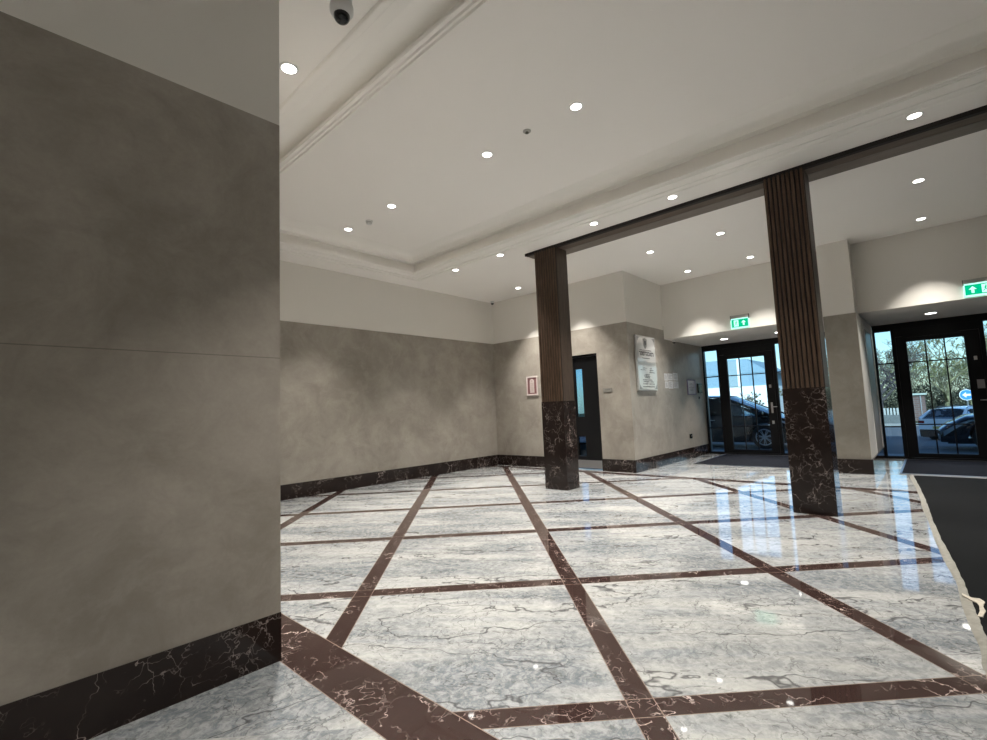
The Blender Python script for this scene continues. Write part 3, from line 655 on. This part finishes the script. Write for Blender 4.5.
# ------------------------------------------------------------------ cars
def make_car(name, label, loc, rot, paint, prof, gh, L, W, wheels, tilt=0, suv=False, fr=(.47, .76), q0=.10, rearglass=None):
    """local frame: x along the length, nose at x=0 and tail at x=L, y across, z up from the ground.
    prof: (x, z) of the body's upper edge (bonnet, belt line, boot); gh: greenhouse (x_base_front, x_roof_front, x_roof_rear, x_base_rear, z_roof)"""
    t = thing(name, label, 'car', loc, rot, local=True); t.rotation_euler = (tilt, 0, rot)
    hw = W/2
    def top(x):
        for (a, za), (b, zb) in zip(prof, prof[1:]):
            if a <= x <= b: s_ = (x-a)/(b-a); s_ = s_*s_*(3-2*s_)*.5+s_*.5; return za+(zb-za)*s_
        return prof[-1][1]
    body = MB(); n = 56; vs_ = []; sec = 12
    def half(x): # plan taper
        f = min(1, (x+.02)/.75); r = min(1, (L-x+.02)/.6)
        return hw*(1-.22*(1-math.sqrt(max(0, 1-(1-f)**2)))-.14*(1-math.sqrt(max(0, 1-(1-r)**2))))
    def arch(x):
        h_ = .19
        for wx, wr in wheels:
            dd = abs(x-wx)
            if dd < wr+.055: h_ = max(h_, wr+math.sqrt((wr+.055)**2-dd*dd)*.98)
        return h_
    xs = sorted(set([L*i/n for i in range(n+1)] + [wx+s_*(wr+.054)*k/8 for wx, wr in wheels for s_ in (-1, 1) for k in range(9)]))
    for x in xs:
        h = half(x); zt = top(x); zb = min(arch(x), zt-.12)
        zl = .21 if zb < .25 else zb
        c = [(h*.88, zl-.0), (h*.985, zb+.015), (h, zb+(zt-zb)*.30), (h*.995, zb+(zt-zb)*.62), (h*.965, zb+(zt-zb)*.90), (h*.90, zt-.002), (h*.55, zt+.022)]
        c = c + [(0, zt+.03)] + [(-a, b) for a, b in reversed(c)]
        vs_ += [(x, a, b) for a, b in c]
    sec = 15; fs = []
    for i in range(len(xs)-1):
        for k in range(sec-1): fs.append((i*sec+k, i*sec+k+1, (i+1)*sec+k+1, (i+1)*sec+k))
        fs.append((i*sec+sec-1, i*sec, (i+1)*sec, (i+1)*sec+sec-1))
    fs.append(tuple(range(sec))); fs.append(tuple((len(xs)-1)*sec+k for k in range(sec)))
    body.add(vs_, fs); bo = body.build('body', paint, t, smooth=True)
    # lower skirts
    MB().box(.12, L-.12, -hw*.86, hw*.86, .17, .30).build('underbody', BLKP, t)
    bf, rf, rr_, br, zr = gh; zb0, zb1 = top(bf)+.0, top(br)+.0
    wb, wr_ = hw*.90, hw*.70
    # roof
    rv = []; m_ = 10
    for i in range(m_+1):
        x = rf+(rr_-rf)*i/m_; z = zr-.07*(abs(i/m_-.42)/.58)**2
        rv += [(x, wr_+.03, z-.06), (x, wr_, z-.015), (x, wr_*.6, z+.015), (x, 0, z+.025), (x, -wr_*.6, z+.015), (x, -wr_, z-.015), (x, -wr_-.03, z-.06)]
    fs = [(i*7+k, i*7+k+1, i*7+8+k, i*7+7+k) for i in range(m_) for k in range(6)]
    rf_ = MB().add(rv, fs); rf_.build('roof', paint, t, smooth=True)
    zf, zq = rv[0][2], rv[-1][2]
    belt = lambda x: top(x)-.0
    def zroof(x): u = min(1, max(0, (x-rf)/(rr_-rf))); return zr-.07*(abs(u-.42)/.58)**2-.06
    for s_ in (-1, 1):
        pl = MB().tube([(bf, s_*wb, zb0), (rf, s_*(wr_+.02), zf)], [.045, .035]).build('pillar', paint, t, smooth=True)
        MB().tube([(br, s_*wb*.97, zb1), (rr_, s_*(wr_+.02), zq)], [.075, .055]).build('pillar', paint, t, smooth=True)
        mid = [bf+(br-bf)*fr[0], bf+(br-bf)*fr[1]]
        for mx in mid: MB().tube([(mx, s_*wb, belt(mx)), (mx+.05, s_*(wr_+.02), zroof(mx))], .04).build('pillar', BLKP, t, smooth=True)
        cuts = [(bf+q0, bf+q0+(rf-bf)*.85), (mid[0], mid[0]+.05), (mid[1], mid[1]+.05), (br-.05, rr_-.0)]
        if q0 > .2:
            MB().prism([(bf+.02, belt(bf)-.01), (bf+q0, belt(bf+q0)-.01), (bf+q0+(rf-bf)*.85, zroof(rf)+.0)], 'y', s_*(wb+wr_)/2-.012, s_*(wb+wr_)/2+.012).build('quarter_panel', BLKP, t)
        for qi, ((a, a2), (b, b2)) in enumerate(zip(cuts, cuts[1:])):
            a2 = max(a2, a); b2 = min(b2, rr_)
            e = .004
            P4 = [(a, s_*wb, belt(a)-.01), (b, s_*wb, belt(b)-.01), (b2, s_*(wr_+.02), zroof(b2)+.01), (a2, s_*(wr_+.02), zroof(a2)+.01)]
            q = MB().add(P4 + [(x, y-s_*e, z) for x, y, z in P4], [(0,1,2,3), (7,6,5,4), (0,4,5,1), (1,5,6,2), (2,6,7,3), (3,7,4,0)]); q.build('side_window', GLASSC if qi == 0 or rearglass is None else rearglass, t)
    for nm, xa, xb, za, zb_ in (('windscreen', bf, rf, zb0, zf+.03), ('rear_window', br, rr_, zb1, zq+.03)):
        vs_ = []
        for k in range(7):
            u = -1+k/3; bulge = (1-u*u)*(.10 if nm == 'windscreen' else -.07)
            vs_ += [(xa-bulge, u*wb, za-.01+.02*(1-u*u)), (xb-bulge*.5, u*wr_, zb_+.03*(1-u*u))]
        MB().add(vs_, [(2*k, 2*k+2, 2*k+3, 2*k+1) for k in range(6)]).build(nm, GLASSC, t, smooth=True)
    # seats seen through the windows
    for sx in (bf+(br-bf)*.34, bf+(br-bf)*.62):
        for sy in (-.36, .36):
            s_ = MB().box(sx-.28, sx+.20, sy-.24, sy+.24, .35, .62).prism([(sx+.12, .60), (sx+.26, .60), (sx+.42, belt(sx)+.10), (sx+.30, belt(sx)+.10)], 'y', sy-.23, sy+.23).box(sx+.32, sx+.42, sy-.12, sy+.12, belt(sx)+.13, belt(sx)+.30).box(sx+.35, sx+.38, sy-.05, sy+.05, belt(sx)+.08, belt(sx)+.15)
            s_.build('seat', BLKP, t, bevel=.03)
    sw = MB(); cxs = bf+(br-bf)*.18
    for k in range(16):
        a0, a1 = 2*math.pi*k/16, 2*math.pi*(k+1)/16
        sw.tube([(cxs, .36+.17*math.cos(a0), belt(cxs)+.02+.17*math.sin(a0)), (cxs, .36+.17*math.cos(a1), belt(cxs)+.02+.17*math.sin(a1))], .014, 5)
    sw.build('steering_wheel', BLKP, t)
    for wx, wr in wheels:
        for s_ in (-1, 1):
            yo = s_*(hw-.01); yi = s_*(hw-.22)
            tp = [(wr*.66, 0), (wr*.93, 0), (wr, .03), (wr, .19), (wr*.93, .21), (wr*.66, .21)]
            tm = MB().lathe((wx, min(yo, yi), wr), tp, 32, 'y'); wt = tm.build('wheel', TYRE, t, smooth=True)
            rm = MB(); y_ = yo + s_*.004
            rm.lathe((wx, y_-.012, wr), [(wr*.10, 0), (wr*.10, .024)], 16, 'y')
            for k in range(32):
                a0, a1 = 2*math.pi*k/32, 2*math.pi*(k+1)/32
                rm.tube([(wx+wr*.65*math.cos(a0), y_, wr+wr*.65*math.sin(a0)), (wx+wr*.65*math.cos(a1), y_, wr+wr*.65*math.sin(a1))], .016, 5)
            for k in range(7):
                a = 2*math.pi*k/7+.2
                for da in (-.09, .09): rm.tube([(wx+wr*.09*math.cos(a+da), y_, wr+wr*.09*math.sin(a+da)), (wx+wr*.64*math.cos(a+da*1.4), y_, wr+wr*.64*math.sin(a+da*1.4))], .011, 5)
            rm.build('wheel_rim', ALLOY, wt, smooth=True)
            MB().lathe((wx, yo-.002+s_*.001, wr), [(wr*.22, 0), (wr*.22, .004)], 24, 'y').build('brake_disc', STEEL, wt)
    # lamps, mirrors, handles, plates
    for s_ in (-1, 1):
        h1 = top(.25); q = []
        for x in (.06, .2, .36, .52, .62):
            hh = half(x); zt = top(x); e = (.62-x)/.56
            q += [(x-.012, s_*(hh*.93-(.22*e)), zt-.06-.02*e), (x, s_*(hh+.004), zt-.08), (x-.0, s_*(hh+.006), zt-.10-.10*e), (x-.03, s_*(hh*.90-.24*e), zt-.12-.12*e)]
        MB().add(q, [(i*4+k, i*4+k+1, i*4+5+k, i*4+4+k) for i in range(4) for k in range(3)]+[(i*4+3, i*4, i*4+4, i*4+7) for i in range(4)]).build('headlight', HEADL, t, smooth=True)
        zt = top(L-.15)
        MB().box(L-.16, L+.006, s_*hw*.62 if s_ > 0 else -hw*.90, hw*.90 if s_ > 0 else -hw*.62, zt-.20, zt-.07).build('tail_light', TAILL, t, bevel=.02)
        mx = bf+.28; MB().lathe((mx+.0, s_*(hw+.08), belt(mx)+.06), [(.03, -.06), (.085, -.04), (.095, .0), (.085, .05), (.03, .07)], 12, 'x').tube([(mx, s_*(hw-.07), belt(mx)), (mx, s_*(hw+.06), belt(mx)+.03)], .02).build('door_mirror', paint, t, smooth=True)
        for hx in (bf+(br-bf)*.42, bf+(br-bf)*.72):
            MB().tube([(hx, s_*(hw*1.005), belt(hx)-.13), (hx+.02, s_*(hw+.022), belt(hx)-.128), (hx+.17, s_*(hw+.022), belt(hx)-.128), (hx+.19, s_*(hw*1.005), belt(hx)-.13)], .011).build('door_handle', CHROME, t)
    MB().box(L-.02, L+.012, -.26, .26, top(L-.1)-.42, top(L-.1)-.31).build('number_plate', plain('plate_yellow', (.55,.45,.15), .5), t)
    g0 = top(.02)
    MB().box(-.035, .02, -.26, .26, g0-.27, g0-.17).build('number_plate', PAPER, t)
    MB().box(-.018, .05, -.50, .50, g0-.15, g0-.05).box(-.018, .06, -.55, .55, .22, g0-.29).build('grille', BLKP, t)
    MB().box(L-.15, L+.025, -hw*.86, hw*.86, .20, .52).build('rear_bumper', BLKP, t, bevel=.03)
    if suv: 
        for s_ in (-1, 1): MB().tube([(rf+.2, s_*wr_*.9, zr-.01), (rf+.28, s_*wr_*.9, zr+.04), (rr_-.3, s_*wr_*.9, zr+.01), (rr_-.2, s_*wr_*.9, zr-.05)], .015).build('roof_rail', BLKP, t)
    return t
GLASSD = glass('privacy_glass', (.06,.07,.08), .5)
TYRE = plain('tyre_rubber', (.018,.018,.018), .8); ALLOY = plain('alloy', (.55,.56,.58), .3, .8)
HEADL = plain('headlamp_lens', (.60,.66,.72), .08, .3); TAILL = plain('tail_lens', (.22,.02,.02), .15)
NAVY = plain('navy_car_paint', (.006,.009,.020), .15, .0, .4, Coat_Weight=.5, Coat_Roughness=.03)
BLKPT = plain('black_car_paint', (.004,.005,.008), .2, 0, .3, Coat_Weight=.25, Coat_Roughness=.03)
WHITEPT = plain('white_car_paint', (.86,.88,.90), .2, 0, .5, Coat_Weight=.8, Coat_Roughness=.05)
# people carrier outside the left entrance, nose towards -Y: local x runs towards +Y
make_car('people_carrier', 'black people carrier parked side-on right outside the left glazed door', (15.22+.92, 2.62, gz(16)), R(90), BLKPT,
         [(0, .56), (.12, .68), (.45, .86), (.9, .93), (1.5, .95), (3.0, .97), (4.3, 1.0), (4.6, .94)], (.72, 2.0, 4.05, 4.45, 1.57), 4.62, 1.84, [(.98, .335), (3.72, .335)], fr=(.34, .66), q0=.42, rearglass=GLASSD)
# dark blue saloon outside the right entrance, nose towards +Y: local x runs towards -Y
make_car('hatchback_car', 'dark blue car outside the right glazed door, its lit headlight edge facing left', (15.62+.9, -.06, gz(16)), R(-90), NAVY,
         [(0, .50), (.15, .62), (.5, .80), (1.15, .92), (1.6, .93), (3.0, .94), (3.9, .95), (4.2, .88)], (1.2, 2.05, 3.4, 4.0, 1.38), 4.25, 1.80, [(.86, .32), (3.4, .32)])
# white estate seen from behind across the road: local x (nose to tail) points back at the doors
ang = R(180-36)
L_ = 4.4
tail = Vector((28.3, -.12, 0)); hd = Vector((math.cos(R(-34)), math.sin(R(-34)), 0)); nose = tail + hd*L_
make_car('white_suv', 'white SUV seen from behind across the road, dark rear window', (nose.x, nose.y, gz(29)-.02), math.atan2(-hd.y, -hd.x), WHITEPT,
         [(0, .64), (.15, .8), (.5, .92), (1.2, .99), (2.2, 1.0), (4.0, 1.02), (4.4, .96)], (1.15, 1.95, 3.85, 4.30, 1.46), L_, 1.86, [(.88, .35), (3.5, .35)], suv=True)

# ------------------------------------------------------------------ outside: buildings
RENDER = plain('white_render', (.80,.79,.76), .9, 0, .1, .03, 2); SLATE = plain('blue_grey_tiles', (.22,.32,.38), .7, 0, .2, .1, 4); GREENR = plain('grey_cladding', (.26,.34,.36), .8)
t = thing('gabled_house', 'white rendered house with blue-grey upper storey behind the black people carrier', 'house', (46.5, 15, -.9))
q_ = 46/36; zz = lambda z: 1.25+(z-1.25)*q_; YA, YB = 8.13*q_, 22
MB().box(46, 54, YA, YB, -.9, zz(2.25)).build('lower_storey', RENDER, t)
MB().box(46.1, 54, YA, YB, zz(2.25), zz(3.3)).build('upper_storey', SLATE, t)
MB().box(45.9, 46.1, 9.86*q_, 10.5*q_, zz(2.25), zz(4.05)).build('bay', GREENR, t); MB().box(45.85, 46.1, 9.66*q_, 9.84*q_, zz(2.25), zz(4.15)).build('corner_board', RENDER, t)
MB().prism([(YA-.3, zz(3.15)), (9.3*q_, zz(4.15)), (YB, zz(4.3)), (YB, zz(3.2))], 'x', 46.05, 54).build('roof', SLATE, t)
t = thing('brick_building', 'low brick building with pale flat roof edge beyond the white SUV', 'building', (48, 1.0, -.9))
k_ = 48/32.
MB().box(48, 51, .28*k_, 1.10*k_, -.9, 1.25+(1.18-1.25)*k_).build('wall', mat_brick(), t)
MB().box(47.8, 51.2, .20*k_, 1.16*k_, 1.25+(1.18-1.25)*k_, 1.25+(1.27-1.25)*k_).build('roof', plain('pale_green_roof', (.34,.38,.33), .8), t)
MB().box(47.9, 48, .64, .69, -.9, 1.1).build('downpipe', STEEL, t)
# low wall and railing along the verge
lw = thing('boundary_wall', 'low dark stone wall with pale fence panels along the far side of the road', 'wall', (44.5, 3, -.8))
MB().box(44.4, 44.7, 1.75, 9.2, -.8, -.18).build('wall', plain('dark_stone_wall', (.13,.135,.13), .9, 0, .1, .4, 3), lw)
zt = -.18
for k in range(41):
    y = 9.1-k*.18
    MB().box(44.5, 44.54, y-.055, y+.055, zt, zt+.48).build('fence_pale', plain('fence_white', (.36,.36,.33), .8) if k == 0 else bpy.data.materials['fence_white'], lw)
# traffic sign
t = thing('traffic_sign', 'round blue traffic sign with white arrow on grey post beside the white SUV', 'sign', (34, -1.55, gz(34)))
c = Vector((34, -1.13, 1.12))
cy_, cz_ = -.835*34/22, 1.25+(1.145-1.25)*34/22
t.location.y = cy_; wloc[t.name] = Vector((34, cy_, gz(34)))
MB().tube([(34.05, cy_, gz(34)), (34.05, cy_, cz_+.35)], .035, 10).build('post', STEEL, t)
MB().lathe((34, cy_, cz_), [(.27, 0), (.27, .02)], 32, 'x').build('disc', plain('sign_blue', (.02,.22,.62), .4), t)
MB().lathe((33.995, cy_, cz_), [(.275, 0), (.275, .004)], 32, 'x').build('rim', RENDER, t)
MB().lathe((33.990, cy_, cz_), [(.25, 0), (.25, .004)], 32, 'x').build('face', plain('sign_blue_face', (.02,.22,.62), .4), t)
MB().prism([(cy_+.17, cz_), (cy_+.02, cz_+.14), (cy_+.02, cz_+.05), (cy_-.15, cz_+.05), (cy_-.15, cz_-.05), (cy_+.02, cz_-.05), (cy_+.02, cz_-.14)], 'x', 33.984, 33.990).build('arrow', RENDER, t)

# ------------------------------------------------------------------ outside: bare trees, hedge
BARK = mat_leafy('bark', (.10,.085,.06), (.26,.23,.15), 3); BARKG = mat_leafy('mossy_bark', (.09,.085,.05), (.27,.255,.14), 2); BARKD = mat_leafy('dark_bark', (.05,.045,.05), (.14,.12,.11), 3)
IVY = mat_leafy('ivy', (.08,.09,.035), (.26,.27,.12), 5)
def tree(x, y, h, seed, mat, label, spread=.55, lev=5, ivy=0, dens=3, low=.25):
    r_ = random.Random(seed); base = gz(x)+.08
    t = thing('bare_tree', label, 'tree', (x, y, base), 0, 'bare trees across the road')
    tr = MB(); tw = MB(); lf = MB()
    def grow(p, d, ln, rad, lv):
        n = 3 if lv > 1 else 2; pts = [p]; q = p.copy(); dd = d.copy()
        for k in range(n):
            dd = (dd + Vector((r_.uniform(-1, 1), r_.uniform(-1, 1), r_.uniform(-.4, .7)))*.16).normalized(); q = q+dd*ln/n; pts.append(q.copy())
        (tr if lv >= lev-1 else tw).tube(pts, [rad*(1-.45*k/n) for k in range(n+1)], 6 if lv >= lev-1 else 3)
        if lv <= 0: return
        cnt = dens + (1 if r_.random() < .5 else 0)
        for k in range(cnt):
            u = r_.uniform(.35, 1) if k else 1.0; i = min(n-1, int(u*n)); pp = pts[i].lerp(pts[i+1], u*n-i)
            ax = Vector((r_.uniform(-1, 1), r_.uniform(-1, 1), r_.uniform(-.25, .9))).normalized()
            nd = (dd*(1-spread)+ax*spread).normalized()
            if ivy and lv <= 2 and r_.random() < ivy:
                for j in range(3):
                    c_ = pp+nd*ln*.25*j; s_ = r_.uniform(.05, .13); a_ = Vector((r_.uniform(-1,1), r_.uniform(-1,1), r_.uniform(-1,1))).normalized(); b_ = a_.orthogonal().normalized()
                    lf.add([c_+a_*s_, c_+b_*s_*.6, c_-a_*s_, c_-b_*s_*.6+Vector((0,0,.02))], [(0,1,2),(0,2,3)])
            grow(pp, nd, ln*r_.uniform(.60, .78), max(rad*.6, .013), lv-1)
    grow(Vector((x, y, base)), Vector((r_.uniform(-.08, .08), r_.uniform(-.08, .08), 1)), h*low, h*.0115, lev)
    tr.build('trunk', mat, t, smooth=True, fixn=False); tw.build('branches', mat, t, fixn=False)
    if lf.v: lf.build('foliage', IVY, t, fixn=False)
T = [(48, 3.0, 16, 1, BARKD, 'dark bare tree far left of the right door view', .62, 7, 0, 2, .17),
     (61, 1.6, 17, 2, BARKG, 'mossy bare tree behind the low brick building', .62, 7, .10, 2, .17),
     (54, -.9, 16, 3, BARKG, 'tall greenish bare tree behind the white SUV, left of two', .6, 7, .16, 2, .2),
     (68, -2.6, 18, 4, BARKG, 'greenish bare tree in line with the blue round sign', .62, 7, .2, 2, .16),
     (50, -7.4, 15, 5, BARK, 'brown bare tree at the right side of the right door view', .65, 7, .14, 2, .18),
     (70, 7.6, 16, 6, BARK, 'brown bare tree hidden partly by the pier between entrances', .62, 7, 0, 2, .17),
     (44.9, 10.0, 12, 8, BARKD, 'dark bare tree right of the white house', .62, 7, .1, 2, .12),
     (60, 12.3, 14, 10, BARK, 'bare tree seen in the slim window beside the left door', .6, 7, .1, 2, .17)]
for a in T: tree(*a)
# far hedge and woodland: uncountable masses of twigs and leaves
def mass(name, n_, xr, yr, z0, z1, smin, smax, mat, label, cat, thin=.6, up=.0):
    hg = MB(); rh = random.Random(n_)
    for k in range(n_):
        y = rh.uniform(*yr); top = z1*(1+.22*math.sin(y*.9)+.12*math.sin(y*2.7+1))
        c_ = Vector((rh.uniform(*xr), y, z0+(top-z0)*rh.random()**1.15)); s_ = rh.uniform(smin, smax)
        a_ = Vector((rh.uniform(-1,1), rh.uniform(-1,1), rh.uniform(-1,1)+up)).normalized(); b_ = a_.orthogonal().normalized()
        hg.add([c_+a_*s_, c_+b_*s_*thin, c_-a_*s_, c_-b_*s_*thin], [(0,1,2,3)])
    o = hg.build(name, mat, fixn=False); tag(o, label, cat, kind='stuff')
mass('hedge', 12000, (55.5, 57.5), (-16, 10.2), -.9, 1.7, .07, .16, mat_leafy('hedge_leaf', (.022,.024,.017), (.10,.10,.065), 2), 'dark twiggy hedge growing far beyond the low stone wall', 'hedge')
mass('woodland', 15000, (74, 84), (-22, 13), -.9, 6.5, .35, .9, mat_leafy('twig_mass', (.06,.055,.04), (.24,.22,.13), .5), 'distant belt of bare twiggy woodland across the far skyline', 'trees', .06, .8)
